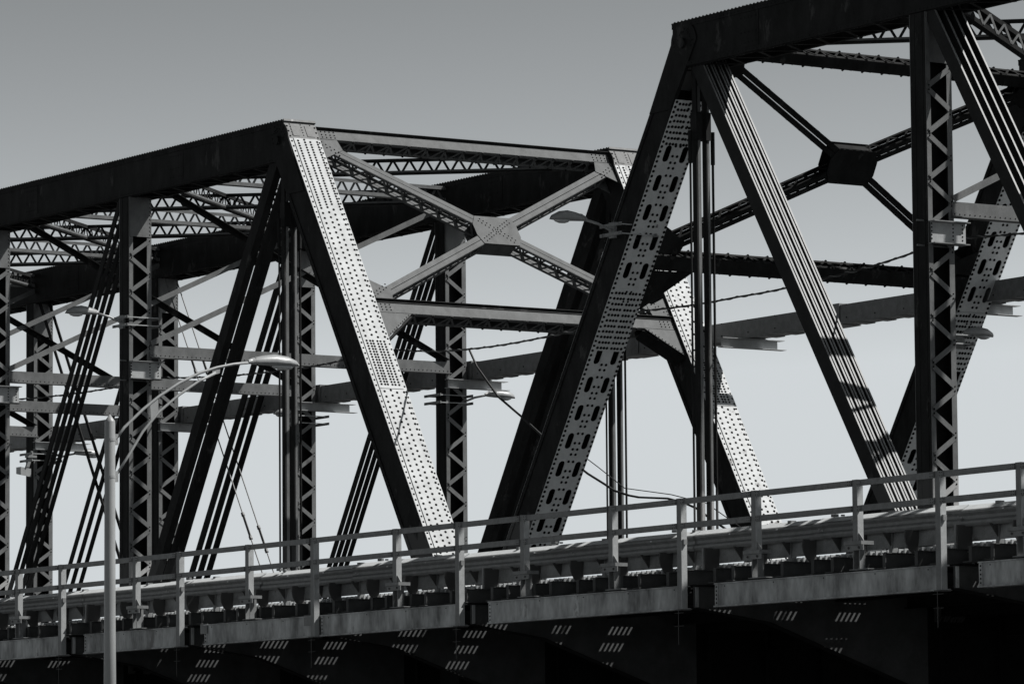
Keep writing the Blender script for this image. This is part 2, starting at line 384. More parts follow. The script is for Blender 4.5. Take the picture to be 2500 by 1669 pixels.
def sway_frame(root, x, laced=False):
    xf = x + PX / 2 + .02
    ya, yb = NY + PW - .05, FY + .1
    # deep transverse strut at chord level: lacing below top chord level
    lattice_girder(root, (x + .18, NY + .5, 0), (x + .18, FY + .2, 0), 16.80, 17.16, .26, .04, .06, .21, 'transverse_strut', LACE, LACE, (1,))
    # plate strut with bottom angle
    m = M()
    m.box(xf - .012, xf, ya, yb, 12.22, 12.50, LACE); m.box(xf - .15, xf + .10, ya, yb, 12.185, 12.205, LACE); m.box(xf, xf + .012, ya, yb, 12.205, 12.29, LACE)
    m.rivline((xf + .012, ya + .05, 12.25), (xf + .012, yb, 12.25), Xd, .017, .13, RIVET)
    m.build('sway_strut', root)
    m = M(); m.beam((xf + .02, ya + .02, 12.55), (xf + .02, FY, 16.66), .014, .14, LACE, up=(0, 0, 1)); m.build('sway_brace', root)
    m = M()
    if not laced:
        m.beam((xf - .06, NY + .6, 16.72), (xf - .06, FY + .05, 12.48), .012, .13, DARK, up=(0, 0, 1))
        a = V((xf + .02, NY + .6, 16.79)); b = V((xf + .02, FY + .05, 12.55)); m.beam(a, b, .17, .012, DARK, up=(0, .4, .9))  # leg added along the top to shade the brace's face
    else:
        for dz in (0, .30):
            m.beam((xf - .02, NY + .5, 16.85 - dz), (xf - .02, FY + .05, 12.6 - dz), .2, .09, DARK)
        m.zig((xf + .08, NY + .5, 16.85), (xf + .08, FY, 12.62), (xf + .08, NY + .5, 16.55), (xf + .08, FY, 12.32), Xd, .05, .012, .2, LACE)
        m.zig((xf - .12, NY + .5, 16.85), (xf - .12, FY, 12.62), (xf - .12, NY + .5, 16.55), (xf - .12, FY, 12.32), Xd, .09, .012, .2, LACE)
    m.build('sway_brace', root)

def lateral(root, xa, ya, xb, yb):
    lattice_girder(root, (xa, ya, 0), (xb, yb, 0), 16.78, 17.14, .18, .045, .06, .21, 'top_lateral', DARK, LACE, (1,))

def portal(root, hx, slope, side):
    u, n, k = frame(hx, slope, side); O = V((hx, 0, ZM))
    P = lambda s, y, nn: O + u * s + Yd * y + n * nn
    n1, n0 = .31, -.10
    if side > 0: n1, n0 = .0, -.345
    y0, y1 = NY + CW, FY
    vis = 1 if side < 0 else -1
    def strut(s0, s1, m, light):
        for nn in (n1, n0): m.beam(P((s0 + s1) / 2, y0, nn), P((s0 + s1) / 2, y1, nn), .014, s1 - s0, light, up=u)
        for s, sg in ((s0, -1), (s1, 1)):
            for nn, q in ((n1, -1), (n0, 1)):
                m.beam(P(s, y0, nn + q * .045), P(s, y1, nn + q * .045), .09, .012, light, up=u)
            m.zig(P(s + sg * .01, y0 + .5, n1 - .03), P(s + sg * .01, y1 - .5, n1 - .03), P(s + sg * .01, y0 + .5, n0 + .03), P(s + sg * .01, y1 - .5, n0 + .03), u * sg, .05, .012, .27, light)
            kk = int((y1 - y0 - 1) / .54)
            for i in range(kk + 1):
                y = y0 + .5 + i * .54
                m.beam(P(s + sg * .01, y, n1), P(s + sg * .01, y, n0), .06, .014, light, up=u)
                m.rivet(P(s + sg * .018, y, n1 - .02), u * sg, .03, RIVET, 1.0); m.rivet(P(s + sg * .018, y, n0 + .02), u * sg, .03, RIVET, 1.0)
    pm = GREY if side < 0 else DARK
    m = M(); strut(-.16, .10, m, pm)
    if side < 0:
        m.beam(P(-.20, y0, (n1 + n0) / 2 + .02), P(-.20, y1, (n1 + n0) / 2 + .02), n1 - n0 + .12, .014, DARK, up=u)
        m.beam(P(-.185, y0, n1 + .02), P(-.185, y1, n1 + .02), .014, .05, DARK, up=u)
        y = y0 + .4
        while y < y1: m.rivet(P(-.21, y, n1), -u, .035, DARK, 1.0); y += .54
    for yy, q in ((y0 + .05, 1), (y1 - .05, -1)):
        for i in range(5):
            for s in (-.12, -.03, .05):
                if side < 0: m.rivet(P(s, yy + q * i * .12, n1 + .008), n, .022, RIVET)
    m.build('portal_strut', root)
    a, b = (5.06, 5.34) if side < 0 else (4.86, 5.20)
    m = M(); strut(a, b, m, pm)
    if side < 0:
        m.beam(P(a - .07, y0, .12), P(a - .07, y1, .12), n1 - n0 + .14, .014, DARK, up=u); m.beam(P(a - .035, y0, n1 + .02), P(a - .035, y1, n1 + .02), .014, .07, DARK, up=u)
        y = y0 + .2
        while y < y1: m.rivet(P(a - .08, y, n1), -u, .03, DARK, 1.0); y += .54
        for yy, q in ((y0 + .05, 1), (y1 - .05, -1)):
            for i in range(4):
                for s in (a + .05, a + .13, a + .21): m.rivet(P(s, yy + q * i * .12, n1 + .008), n, .022, RIVET)
    m.build('portal_strut', root)
    # X bracing
    sT, sB = (.42, 4.82) if side < 0 else (.30, 4.62); yc, sc = (y0 + y1) / 2, 2.6 if side < 0 else 2.38
    corners = ((sT, y0 + .35), (sT, y1 - .35), (sB, y0 + .3), (sB, y1 - .3))
    for s, y in corners:
        m = M(); A = V((s, y)); B = V((sc, yc)); d = (B - A).normalized(); pr = V((-d.y, d.x)); A2, B2 = A, B - d * .45
        hw = .13
        for nn in (n1, n0):
            for e in (-1, 1):
                p, q = A2 + pr * (e * .067), B2 + pr * (e * .067)
                m.beam(P(p.x, p.y, nn), P(q.x, q.y, nn), .118, .014, pm, up=n)
        for e in (-1, 1):
            p, q = A2 + pr * (e * hw), B2 + pr * (e * hw)
            for nn, o in ((n1, -.03), (n0, .03)):
                m.beam(P(p.x, p.y, nn + o), P(q.x, q.y, nn + o), .012, .06, pm, up=n)
            wn = (u * pr.x + Yd * pr.y) * e
            m.zig(P(p.x, p.y, n1 - .04), P(q.x, q.y, n1 - .04), P(p.x, p.y, n0 + .04), P(q.x, q.y, n0 + .04), wn, .05, .012, .24, pm)
        m.build('portal_brace', root)
        # corner gusset
        sy = 1 if y < yc else -1; ye = y0 if sy > 0 else y1
        ss = .13 if s < sc else (a - .08); sd = 1 if s < sc else -1
        m = M(); pts = [(ss, ye), (ss, ye + sy * .55), (ss + sd * .30, ye + sy * .62), (ss + sd * .55, ye + sy * .12), (ss + sd * .62, ye)]
        for nn in ((n1 + .008) if side < 0 else n1, (n0 - .022)):
            m.plate([P(q[0], q[1], nn) for q in pts], n, .014, pm)
        if side < 0:
            for i in range(5):
                for j in range(2): m.rivet(P(ss + sd * (.09 + i * .07 + j * .10), ye + sy * (.08 + i * .10), n1 + .022), n, .022, RIVET)
        m.build('gusset_plate', root)
    m = M()
    pts = [(-.42, -.52), (-.42, .52), (-.17, .63), (.16, .65), (.42, .54), (.42, -.50), (.16, -.63), (-.17, -.65)]
    for nn in (n1 + .009, n0 - .023): m.plate([P(sc + q[0], yc + q[1], nn) for q in pts], n, .014, pm)
    for e in (-1, 1):   # closing plates between the two gussets, top and bottom
        m.beam(P(sc + e * .37, yc - .50, (n1 + n0) / 2), P(sc + e * .37, yc + .50, (n1 + n0) / 2), n1 - n0, .012, pm, up=u)
    if side < 0:
        for i in range(-5, 6):
            for e in (-1, 1):
                for o in (-.05, .05): m.rivet(P(sc + i * .06 * e + o * .7, yc + i * .085 - o * e * .6, n1 + .024), n, .02, RIVET)
    m.build('center_gusset', root)
    # knee plates below lower strut
    for ye, sy in ((y0, 1), (y1, -1)):
        m = M(); sb = b + .02
        if side < 0:
            m.plate([P(q[0], q[1], n1) for q in ((sb, ye), (sb, ye + sy * .95), (sb + .75, ye + sy * .05), (sb + .75, ye))], n, .014, GREY)
            m.rivline(P(sb + .05, ye + sy * .85, n1 + .014), P(sb + .7, ye + sy * .07, n1 + .014), n, .02, .1, RIVET)
        else:
            m.plate([P(q[0], q[1], n0) for q in ((sb, ye), (sb, ye + sy * 1.0), (sb + .9, ye + sy * .05), (sb + .9, ye))], n, .014, DARK)
        m.beam(P(b + .03, ye + sy * (.98 if side < 0 else 1.05), (n0 + n1) / 2 - .02), P(sb + (.8 if side < 0 else .95), ye + sy * .04, (n0 + n1) / 2 - .02), .05, n1 - n0 - .06, DARK, up=n)
        m.build('knee_plate', root)

def truss_span(name, label, hx, slope, side, panels, far_lens):
    root = thing(name, label, 'truss bridge', (hx, 65, GZ))
    for Y0 in (NY, FY):
        near = Y0 == NY
        end_post(root, hx, slope, side, Y0, worn=not near)
        xe = panels[-1]
        top_chord(root, hx + side * -.43 if side > 0 else hx + .17, xe, Y0)
        for i, x in enumerate(panels[:-1]): post(root, x, Y0)
        # bottom chord bars
        for i, yy in enumerate((.15, .45, .75)):
            m = M(); m.beam((hx - side * 8.0, Y0 + yy, ZL), (xe, Y0 + yy, ZL), .05, .34, BLACK); m.build('bottom_chord_bar', root)
        if near: pass
    return root

L_HX, R_HX = -100.35, -83.48
LP = [-108.05 - 7.72 * i for i in range(5)]
RP = [-75.5 + 7.85 * i for i in range(4)]
left = truss_span('truss_span', 'left riveted steel truss span with bright white rivet-dotted portal post', L_HX, .606, -1, LP, 0)
right = truss_span('truss_span', 'right riveted steel truss span with dark end post and slotted grey plate', R_HX, .648, 1, RP, 0)
portal(left, L_HX, .606, -1); portal(right, R_HX, .648, 1)
for x in LP[:4]: sway_frame(left, x)
for i, x in enumerate(RP[:3]): sway_frame(right, x, laced=True)
xs = [L_HX] + LP
for i in range(4):
    if i: lateral(left, xs[i], NY + .7, xs[i + 1], FY + .1)
    lateral(left, xs[i + 1], NY + .7, xs[i], FY + .1)
xs = [R_HX] + RP
for i in range(3):
    lateral(right, xs[i], NY + .7, xs[i + 1], FY + .1)
    if i: lateral(right, xs[i + 1], NY + .7, xs[i], FY + .1)
# web members
for Y0 in (NY, FY):
    # left span
    eyebars(left, L_HX, ZM, LP[0], ZL, (Y0 + .13, Y0 + .56), .335, .195)
    eyebars(left, LP[0], ZM, LP[1], ZL, [Y0 + .08 + .18 * i for i in range(4)], .175, .036)
    eyebars(left, LP[1], ZM, LP[2], ZL, [Y0 + .10 + .27 * i for i in range(3)], .25, .045)
    eyebars(left, LP[2], ZM, LP[3], ZL, [Y0 + .10 + .27 * i for i in range(3)], .18, .04)
    eyebars(left, LP[3], ZM, LP[2], ZL, [Y0 + .16, Y0 + .50], .12, .03, name='counter_bar')
    if Y0 == FY:
        for j, yy in enumerate((.16, .54)):      # adjustable counter rods with turnbuckles
            m = M(); a = V((LP[2], Y0 + yy, ZM)); b = V((LP[1], Y0 + yy, ZL)); m.tube([a, b], .02, LACE, 6)
            for f in (.22, .62 + .03 * j):
                p = a.lerp(b, f); q = a.lerp(b, f + .055); d = (b - a).normalized(); sd = d.cross(Yd)
                for e in (-1, 1): m.tube([p + sd * .04 * e, q + sd * .04 * e], .014, LACE, 6)
                for c in (p, q): m.tube([c - d * .05, c + d * .05], .055, LACE, 6)
            m.build('turnbuckle_rod', left)
    # hangers under the hips
    for root, hx in ((left, L_HX), (right, R_HX)):
        hh = hx + (.18 if hx > -90 else 0)
        for (yo, wd, th) in ((-.01, .026, 0), (.10, .115, 1), (.36, .085, 1), (.58, .03, 0)):
            m = M()
            if th:
                m.box(hh - .075, hh + .075, Y0 + yo, Y0 + yo + wd * .35, ZL, ZM, DARK); m.box(hh - .02, hh + .02, Y0 + yo + wd * .35, Y0 + yo + wd, ZL, ZM, DARK)
                m.box(hh + .055, hh + .075, Y0 + yo + wd * .35 + .001, Y0 + yo + wd, ZL, ZM - .4, LACE)  # paler strip paints the sunlit edge of the dark bar
                m.box(hh - .11, hh + .11, Y0 + yo - .02, Y0 + yo + wd + .02, ZM - 2.1, ZM - 1.5, DARK)
            else:
                m.tube([(hh, Y0 + yo, ZL), (hh, Y0 + yo, ZM - 2.0)], wd, DARK, 6)
                m.tube([(hh, Y0 + yo, ZM - 2.6), (hh, Y0 + yo, ZM - 1.9)], .05, DARK, 6)
            m.build('hanger', root)
    # right span: four twin eyebars, then single bars
    for i in range(4):
        for e in (0, .075):
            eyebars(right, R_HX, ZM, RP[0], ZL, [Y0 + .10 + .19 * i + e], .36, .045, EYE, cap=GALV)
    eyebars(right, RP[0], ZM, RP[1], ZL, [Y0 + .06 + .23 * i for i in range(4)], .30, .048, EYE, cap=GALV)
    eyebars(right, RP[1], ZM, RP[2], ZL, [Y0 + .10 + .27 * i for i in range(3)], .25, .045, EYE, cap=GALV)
# bracket stubs on the near posts
for root, x in ((left, LP[0]), (left, LP[1]), (left, LP[2]), (right, RP[0]), (right, RP[1])):
    m = M(); xf = x + PX / 2 + .05
    m.box(xf, xf + .02, NY + .01, NY + .88, 11.64, 12.06, GALVL); m.box(xf - .12, xf + .14, NY + .0, NY + .92, 12.06, 12.08, GALV); m.box(xf - .12, xf + .14, NY, NY + .90, 11.62, 11.64, GALV)
    for y in (NY + .02, NY + .56, NY + .80):
        m.rivline((xf + .02, y, 11.72), (xf + .02, y, 12.02), Xd, .02, .075, RIVET)
    for z in (11.6, 12.1): m.tube([(xf - .2, NY - .18, z), (xf - .2, NY + .7, z)], .02, GALV, 6)
    m.build('bracket_stub', root)

# ------------------------------------------------------------------ duct beam outside the far truss
ub = thing('service_beam', 'long grey box beam carried on steel brackets outside the far truss', 'beam', (-90, 70.9, GZ))
joints = [-140] + LP[::-1][1:] + [L_HX] + [-92] + [R_HX] + RP[:3]
for i in range(len(joints) - 1):
    a, b = joints[i], joints[i + 1]
    m = M(); m.box(a + .35, b - .35, 70.35, 70.95, 12.08, 12.52, GALV)
    m.box(a + .35, b - .35, 70.33, 70.349, 12.06, 12.10, GALV)
    x = a + .6
    while x < b - .5: m.rivet((x, 70.34, 12.2), -Yd, .02, RIVET); m.rivet((x, 70.34, 12.5), Zd, .02, RIVET, 1.2); x += 1.1
    for k in range(10):
        xx = a + .6 + (b - a - 1.2) * k / 9; m.box(xx, xx + .35, 70.36, 70.94, 12.055, 12.079, GALV)
    m.build('beam_section', ub)
    m = M(); m.box(b - .345, b + .345, 70.32, 70.98, 12.05, 12.56, GALV); m.build('joint_sleeve', ub)
for x in LP[:4][::-1] + [L_HX + 4.6, RP[0], RP[1], R_HX - 3.2]:
    m = M(); xf = x + PX / 2 + .04
    ys = FY + .02
    m.box(xf, xf + .015, ys, 71.3, 11.82, 12.03, GALVL); m.box(xf - .1, xf + .12, ys - .03, 71.45, 12.03, 12.045, GALVL); m.box(xf - .1, xf + .12, ys - .03, 71.5, 11.805, 11.82, GALVL)
    m.build('support_bracket', ub)
m = M(); xx = L_HX + 3.1
m.box(xx + .3, xx + .33, 69.9, 70.5, 11.1, 11.80, GALVL); m.box(xx + .05, xx + .33, 70.5, 70.52, 11.1, 11.80, GALV); m.build('support_bracket', ub)

# ------------------------------------------------------------------ deck
X0, X1 = -142.0, -52.0
deck = thing('bridge_deck', 'steel bridge deck with stained fascia girders, short joists and dark floor beams below', 'bridge deck', (-90, 60, GZ))
floor_x = LP[::-1] + [-100.35, -94.8, -89.0, -83.3, -75.5, -67.6, -59.8]
for x in floor_x:
    m = M()
    m.plate([V((x + .1, a_, b_)) for a_, b_ in ((54.25, 4.30), (54.25, 4.70), (59.9, 4.70), (59.9, 2.7), (56.0, 4.05))], Xd, .03, UNDER)
    m.box(x + .1, x + .13, 59.901, 77, 2.1, 4.70, BLACK)
    for (p_, q_) in (((54.25, 4.29), (56.0, 4.04)), ((56.0, 4.04), (59.9, 2.69))): m.beam((x + .12, p_[0], p_[1]), (x + .12, q_[0], q_[1]), .2, .02, BLACK)
    m.box(x, x + .25, 60, 77, 2.07, 2.10, BLACK); m.box(x, x + .25, 54.25, 77, 4.70, 4.73, BLACK)
    m.box(x + .131, x + .16, 54.27, 54.33, 4.31, 4.69, GIRD)
    for y in [60.2 + 1.5 * i for i in range(11)]: m.box(x + .131, x + .22, y, y + .02, 2.1, 4.7, BLACK)
    m.build('floor_beam', deck)
for i, x in enumerate(floor_x[:-1]):
    xn = floor_x[i + 1]; a = x + .95 if x in (-94.8, -83.3, -75.5, -67.6, -100.35) or x < -101 else x + .12
    m = M(); Y = 54.15
    m.box(a, xn - .02, Y, Y + .025, 4.30, 4.70, GIRD)
    m.box(a, xn - .02, Y - .035, Y + .16, 4.70, 4.725, GIRD); m.box(a, xn - .02, Y - .05, Y + .16, 4.27, 4.30, GIRD)
    m.box(a, a + .10, Y - .012, Y, 4.301, 4.699, GIRD)
    for z in range(5): m.rivet((a + .05, Y - .012, 4.35 + z * .075), -Yd, .02, RIVET)
    m.rivline((a + .3, Y, 4.66), (xn - .3, Y, 4.66), -Yd, .015, 1.54, RIVET)
    m.build('fascia_girder', deck)
m = M()
for (x, w_) in ((-89.55, .5), (-94.0, .3)):
    m.box(x, x + w_, 54.12, 54.138, 4.52, 4.74, GALV)
m.build('splice_plate', deck)
# longitudinal stringers and lane pipes beneath
for y, z0, z1 in ((56.1, 4.5, 4.74), (57.7, 4.5, 4.74), (59.4, 4.4, 4.74), (61.8, 3.9, 4.74), (64.5, 3.9, 4.74), (67.5, 3.9, 4.74), (72, 4.0, 4.74), (75.5, 4.0, 4.74)):
    m = M(); m.box(X0, X1, y, y + .02, z0, z1, BLACK); m.box(X0, X1, y - .08, y + .1, z0 - .02, z0, BLACK); m.build('stringer', deck)
# joists
x = -83.3 - 1.54 * 38; k = 0; jn = 0; jm = M(); 
joist_x = []
while x < X1:
    joist_x.append(x); x += .77
for i, x in enumerate(joist_x):
    vis = -112 < x < -62
    m = M() if vis else jm
    z0, z1 = 4.76, 5.02; y0 = 54.35 if i % 2 else 54.22
    ye = 55.12 if i % 2 else 55.0
    m.box(x, x + .02, y0, ye, z0, z1, UNDER); m.box(x - .10, x + .13, y0 - .10, ye + .1, z0 - .016, z0, UNDER); m.box(x - .07, x + .09, y0, ye, z1, z1 + .014, UNDER)
    m.box(x - .04, x + .05, y0 - .012, y0, z0, z1, UNDER)
    m.box(x + .021, x + .09, ye - .02, ye, z0, z1, GALV)
    m.box(x, x + .02, ye + .001, 60.0, z0 + .14, z1, BLACK)
    if vis: m.build('joist', deck)
jm.build('joist_row_beyond', deck, kind='stuff')
# open steel grating of the outer lane: thin bearing bars across, finer bars along
def grating(ya, yb, name):
    m = M(); x = X0
    while x < X1:
        m.box(x, x + .035, ya, yb, 5.05, 5.155, GALVL); x += .17
    y = ya + .06
    while y < yb: m.box(X0, X1, y, y + .045, 5.09, 5.13, GALV); y += .12
    m.build(name, deck)
gs = ((55.04, 55.75), (56.5, 57.35), (58.05, 58.85))
for a_, b_ in gs: grating(a_, b_, 'open_grating')
m = M()
for a_, b_ in ((55.75, 56.5), (57.35, 58.05), (58.85, 60.0)): m.box(X0, X1, a_, b_, 5.06, 5.14, BLACK)
m.box(X0, X1, 59.95, 77, 4.76, 4.96, BLACK); m.box(X0, X1, 60.001, 60.06, 4.961, 5.3, BLACK); m.box(X0, X1, 77.001, 77.1, 4.5, 5.3, BLACK); m.build('deck_plate', deck)  # upright strip by the truss added to block sun slivers
m = M(); m.box(X0, X1, 54.93, 55.0, 4.99, 5.055, CURB); m.box(X0, X1, 54.88, 54.93, 4.975, 4.99, CURB); m.build('edge_angle', deck)
# curb plate with stiffeners
segs = floor_x
for i in range(len(segs) - 1):
    m = M(); a, b = segs[i], segs[i + 1]
    m.hexa([(a, 54.98, 5.17), (b, 54.98, 5.17), (b, 55.0, 5.17), (a, 55.0, 5.17), (a, 55.02, 5.46), (b, 55.02, 5.46), (b, 55.04, 5.46), (a, 55.04, 5.46)], CURB)
    m.hexa([(a, 54.885, 5.475), (b, 54.885, 5.475), (b, 55.05, 5.461), (a, 55.05, 5.461), (a, 54.885, 5.487), (b, 54.885, 5.487), (b, 55.05, 5.473), (a, 55.05, 5.473)], CURB)  # bent top added to stop sun slipping behind the guard rail
    m.build('curb_plate', deck)
for i, x in enumerate(joist_x):
    if not -114 < x < -60: continue
    m = M()
    if i % 2 == 0:
        sq = min(abs(x - f) for f in floor_x) < .45
        if sq:
            pts = [(54.66, 5.46), (55.0, 5.46), (55.0, 5.03), (54.66, 5.03)]
        else: pts = [(54.70, 5.46), (55.0, 5.46), (55.0, 5.03), (54.86, 5.03), (54.76, 5.12), (54.70, 5.24), (54.68, 5.35)]
        m.plate([V((x, q[0], q[1])) for q in pts], Xd, .03, EYE)
        if sq: m.box(x - .05, x, 54.64, 54.659, 5.03, 5.46, GALV)
        m.build('curb_stiffener', deck)
    else:
        m.plate([V((x, q[0], q[1])) for q in ((54.78, 5.455), (55.02, 5.455), (54.985, 5.19))], Xd, .02, EYE); m.build('curb_stiffener', deck)
road = M(); road.box(X0, X1, 60.9, 69.5, 4.965, 5.02, ROAD); road.build('road', kind='structure')

# ------------------------------------------------------------------ guard rail
gr = thing('guard_rail', 'corrugated steel crash barrier along the deck edge, its top lip sunlit', 'guard rail', (-90, 54.85, 5.0))
prof = [(.16, 5.835), (.0, 5.745), (-.035, 5.72), (-.04, 5.68), (.01, 5.63), (.012, 5.575), (-.04, 5.53), (-.042, 5.49), (-.02, 5.455), (.0, 5.44)]
x = X0; i = 0
while x < X1:
    b = x + 4.1; m = M(); y0 = 54.86; dz = random.uniform(-.012, .010); dy = .012 * (i % 2)
    nx = 5; P = []
    for k in range(nx + 1):
        xx = x + (b + .25 - x) * k / nx; wob = random.uniform(-.010, .010)
        for (py, pz) in prof: P.append((xx, y0 - dy + py + wob, pz + dz))
    q = len(prof); fs = [(k * q + j, k * q + j + 1, (k + 1) * q + j + 1, (k + 1) * q + j) for k in range(nx) for j in range(q - 1)]
    P2 = [(p[0], p[1] + .006, p[2] - .002) for p in P]; o = len(P)
    m.add(P + P2, [f[::-1] for f in fs] + [tuple(t + o for t in f) for f in fs], GALV)
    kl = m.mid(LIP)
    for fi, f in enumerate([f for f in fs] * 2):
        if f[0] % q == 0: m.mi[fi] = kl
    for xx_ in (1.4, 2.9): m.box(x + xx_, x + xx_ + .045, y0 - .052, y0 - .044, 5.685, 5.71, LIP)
    for (a_, z_) in ((.1, 5.63), (.2, 5.60), (.1, 5.51), (.2, 5.51)): m.rivet((x + a_, y0 + .0 - dy, z_), -Yd, .02, GALVL)
    m.build('rail_panel', gr); x = b; i += 1
for k, x in enumerate(joist_x):
    if k % 4 == 1 and -114 < x < -60:
        m = M(); m.box(x - .05, x + .05, 54.97, 55.10, 5.03, 5.86, GALV); m.build('barrier_post', gr)
for x in (-104.6, -96.0, -92.0, -87.8, -81.2, -77.0, -71.9, -66.0):
    m = M(); m.box(x, x + .16, 54.9, 54.96, 5.84, 5.89, GALV); m.box(x + .3, x + .36, 54.9, 54.95, 5.84, 5.87, GALV); m.build('reflector', gr)

# ------------------------------------------------------------------ railing
rl = thing('railing', 'two-bar galvanised pedestrian railing along the near edge of the deck', 'railing', (-85, 54.1, 4.3))
tall = [-107.9, -100.35, -94.8, -89.0, -83.3, -75.5, -67.6, -59.8]
short = [-105.5, -102.5, -96.8, -91.75, -85.7, -80.9, -77.8, -73.1, -70.0, -65.35, -62.0]
for x in tall + short:
    m = M(); t = x in tall; zb = 4.27 if t else 5.27
    m.box(x - .075, x - .063, 54.0, 54.13, zb, 6.36, GALV); m.box(x + .063, x + .075, 54.0, 54.13, zb, 6.36, GALVL)  # sunward wall made paler, its sunlight put into the colour
    m.box(x - .063, x + .063, 54.0, 54.012, zb, 6.36, GALV); m.box(x - .063, x + .063, 54.118, 54.13, zb, 6.36, GALV)
    m.box(x - .078, x + .078, 53.997, 54.133, 6.36, 6.385, GALV)
    if t:
        m.box(x + .08, x + .13, 54.02, 54.10, 5.50, 5.60, GALV); m.box(x - .09, x + .09, 53.95, 54.2, 4.245, 4.268, DARK)
        m.tube([(x - .05, 54.0, 3.6), (x - .05, 54.0, 4.25)], .008, DARK, 5)
        for z in (3.95, 4.2): m.tube([(x - .18, 54.0, z), (x + .12, 54.0, z)], .006, DARK, 5)
    else:
        m.box(x - .30, x + .22, 53.96, 54.25, 5.20, 5.268, GALV); m.box(x - .30, x + .22, 54.0, 54.02, 5.10, 5.199, GALV)
        m.plate([V((x + .08, 54.02, 5.27)), V((x + .22, 54.02, 5.27)), V((x + .08, 54.02, 5.42))], Yd, .012, GALV)
        m.box(x - .12, x - .10, 54.03, 54.3, 4.76, 5.199, GALV); m.box(x + .06, x + .08, 54.03, 54.14, 4.76, 5.199, GALV); m.box(x - .2, x + .35, 54.0, 54.3, 4.745, 4.76, GALV)
        for a in (-.2, .1): m.rivet((x + a, 53.99, 5.15), -Yd, .025, DARK)
    m.build('railing_post', rl)
px = sorted(tall + short)
for a, b in zip(px[:-1], px[1:]):
    for z0, z1 in ((6.265, 6.375), (5.80, 5.91)):
        m = M(); m.box(a + .078, b - .078, 53.985, 54.045, z0, z1, GALV)
        for xx in (a + .079, b - .079 - .12):
            m.box(xx, xx + .12, 53.972, 53.984, z0 + .008, z1 - .008, GALV)
            for r in (.03, .09):
                for zz in (z0 + .03, z1 - .03): m.rivet((xx + r, 53.972, zz), -Yd, .011, RIVET)
        m.build('rail_bar', rl)

# ------------------------------------------------------------------ lamps
def cobra_head(m, p, d, L=1.0, sc=1.0, drop=True):
    """cobra-head housing starting at p along horizontal dir d"""
    p = V(p); d = V(d).normalized(); sd = d.cross(Zd).normalized()
    secs = [(0, .04, .045, 0), (.08, .08, .085, 0), (.30, .12, .125, .01), (.52, .165, .15, .012), (.75, .18, .13, .0), (.92, .13, .075, -.02), (1.0, .03, .02, -.05)]
    n = 12; P = []
    for t, wv, hv, dz in secs:
        c = p + d * (t * L) + Zd * (dz * sc)
        for k in range(n):
            a = 2 * math.pi * k / n; zz = math.sin(a); zz = zz if zz > 0 else zz * .45
            P.append(c + sd * (math.cos(a) * wv * sc) + Zd * (zz * hv * sc * 1.2))
    fs = [(i * n + k, i * n + (k + 1) % n, (i + 1) * n + (k + 1) % n, (i + 1) * n + k) for i in range(len(secs) - 1) for k in range(n)]
    fs += [tuple(range(n)), tuple(range((len(secs) - 1) * n, len(secs) * n))[::-1]]
    m.add(P, fs, ALU)
    for k in range(6):
        c = p + d * (L * (.13 + .02 * k)); m.tube([c - sd * .085 * sc, c - sd * .06 * sc + Zd * .09 * sc, c + Zd * .125 * sc, c + sd * .06 * sc + Zd * .09 * sc, c + sd * .085 * sc], .009 * sc, ALU, 5)
def head_glass(m, p, d, L=1.0, sc=1.0):
    p = V(p); d = V(d).normalized(); sd = d.cross(Zd).normalized(); n = 14; P = []; fs = []
    c = p + d * (L * .68) - Zd * (.03 * sc)
    for j, (r, h) in enumerate(((1.0, 0), (.8, -.045), (.4, -.075))):
        for k in range(n):
            a = 2 * math.pi * k / n; P.append(c + d * (math.cos(a) * .22 * L * r) + sd * (math.sin(a) * .13 * sc * r) + Zd * (h * sc))
    for j in range(2):
        fs += [(j * n + k, (j + 1) * n + k, (j + 1) * n + (k + 1) % n, j * n + (k + 1) % n) for k in range(n)]
    fs.append(tuple(range(2 * n, 3 * n))[::-1]); fs.append(tuple(range(n))); m.add(P, fs, GLASS)

# tall lamp post in front of the bridge
pxx, pyy = -90.68, 50.0
lamp = thing('street_lamp', 'tall tapered grey street lamp post with curved twin-pipe arm in front of the bridge', 'street lamp', (pxx, pyy, GZ))
m = M(); m.tube([(pxx, pyy, GZ + .1), (pxx, pyy, 4.5), (pxx, pyy, 8.83), (pxx, pyy, 8.86), (pxx, pyy, 9.0)], [.17, .122, .112, .105, .005], POLE, 24)
m.tube([(pxx, pyy, GZ), (pxx, pyy, GZ + .12)], .3, POLE, 16); m.build('pole', lamp, smooth=True)
AX = pxx
up_ = [(50.13, 8.45), (50.35, 8.73), (50.8, 9.13), (51.2, 9.43), (51.7, 9.74), (52.2, 9.98), (52.64, 10.12), (53.05, 10.21), (53.5, 10.27)]
lo_ = [(50.15, 7.70), (50.45, 8.13), (50.8, 8.66), (51.2, 9.10), (51.7, 9.49), (52.2, 9.81), (52.6, 10.0)]
m = M(); m.tube([(AX, y, z) for y, z in up_], .032, POLE, 10); m.tube([(AX, y, z) for y, z in lo_], .030, POLE, 10)
m.build('arm', lamp, smooth=True); m = M()
m.plate([V((AX - .005, 50.98, 9.26)), V((AX - .005, 51.18, 9.40)), V((AX - .005, 51.18, 9.10)), V((AX - .005, 51.0, 8.90))], Xd, .012, POLE)
m.build('arm_brace', lamp); m = M()
m.plate([V((AX - .005, 52.52, 10.08)), V((AX - .005, 52.72, 10.14)), V((AX - .005, 52.70, 10.0)), V((AX - .005, 52.52, 9.94))], Xd, .012, POLE)
m.build('arm_brace', lamp)
m = M()
for z in (8.45, 7.66): m.tube([(AX, 50.0, z - .03), (AX, 50.0, z + .03)], .122, POLE, 16); m.box(AX - .03, AX + .03, 50.1, 50.19, z - .10, z + .13, ALU)
m.build('arm_clamp', lamp)
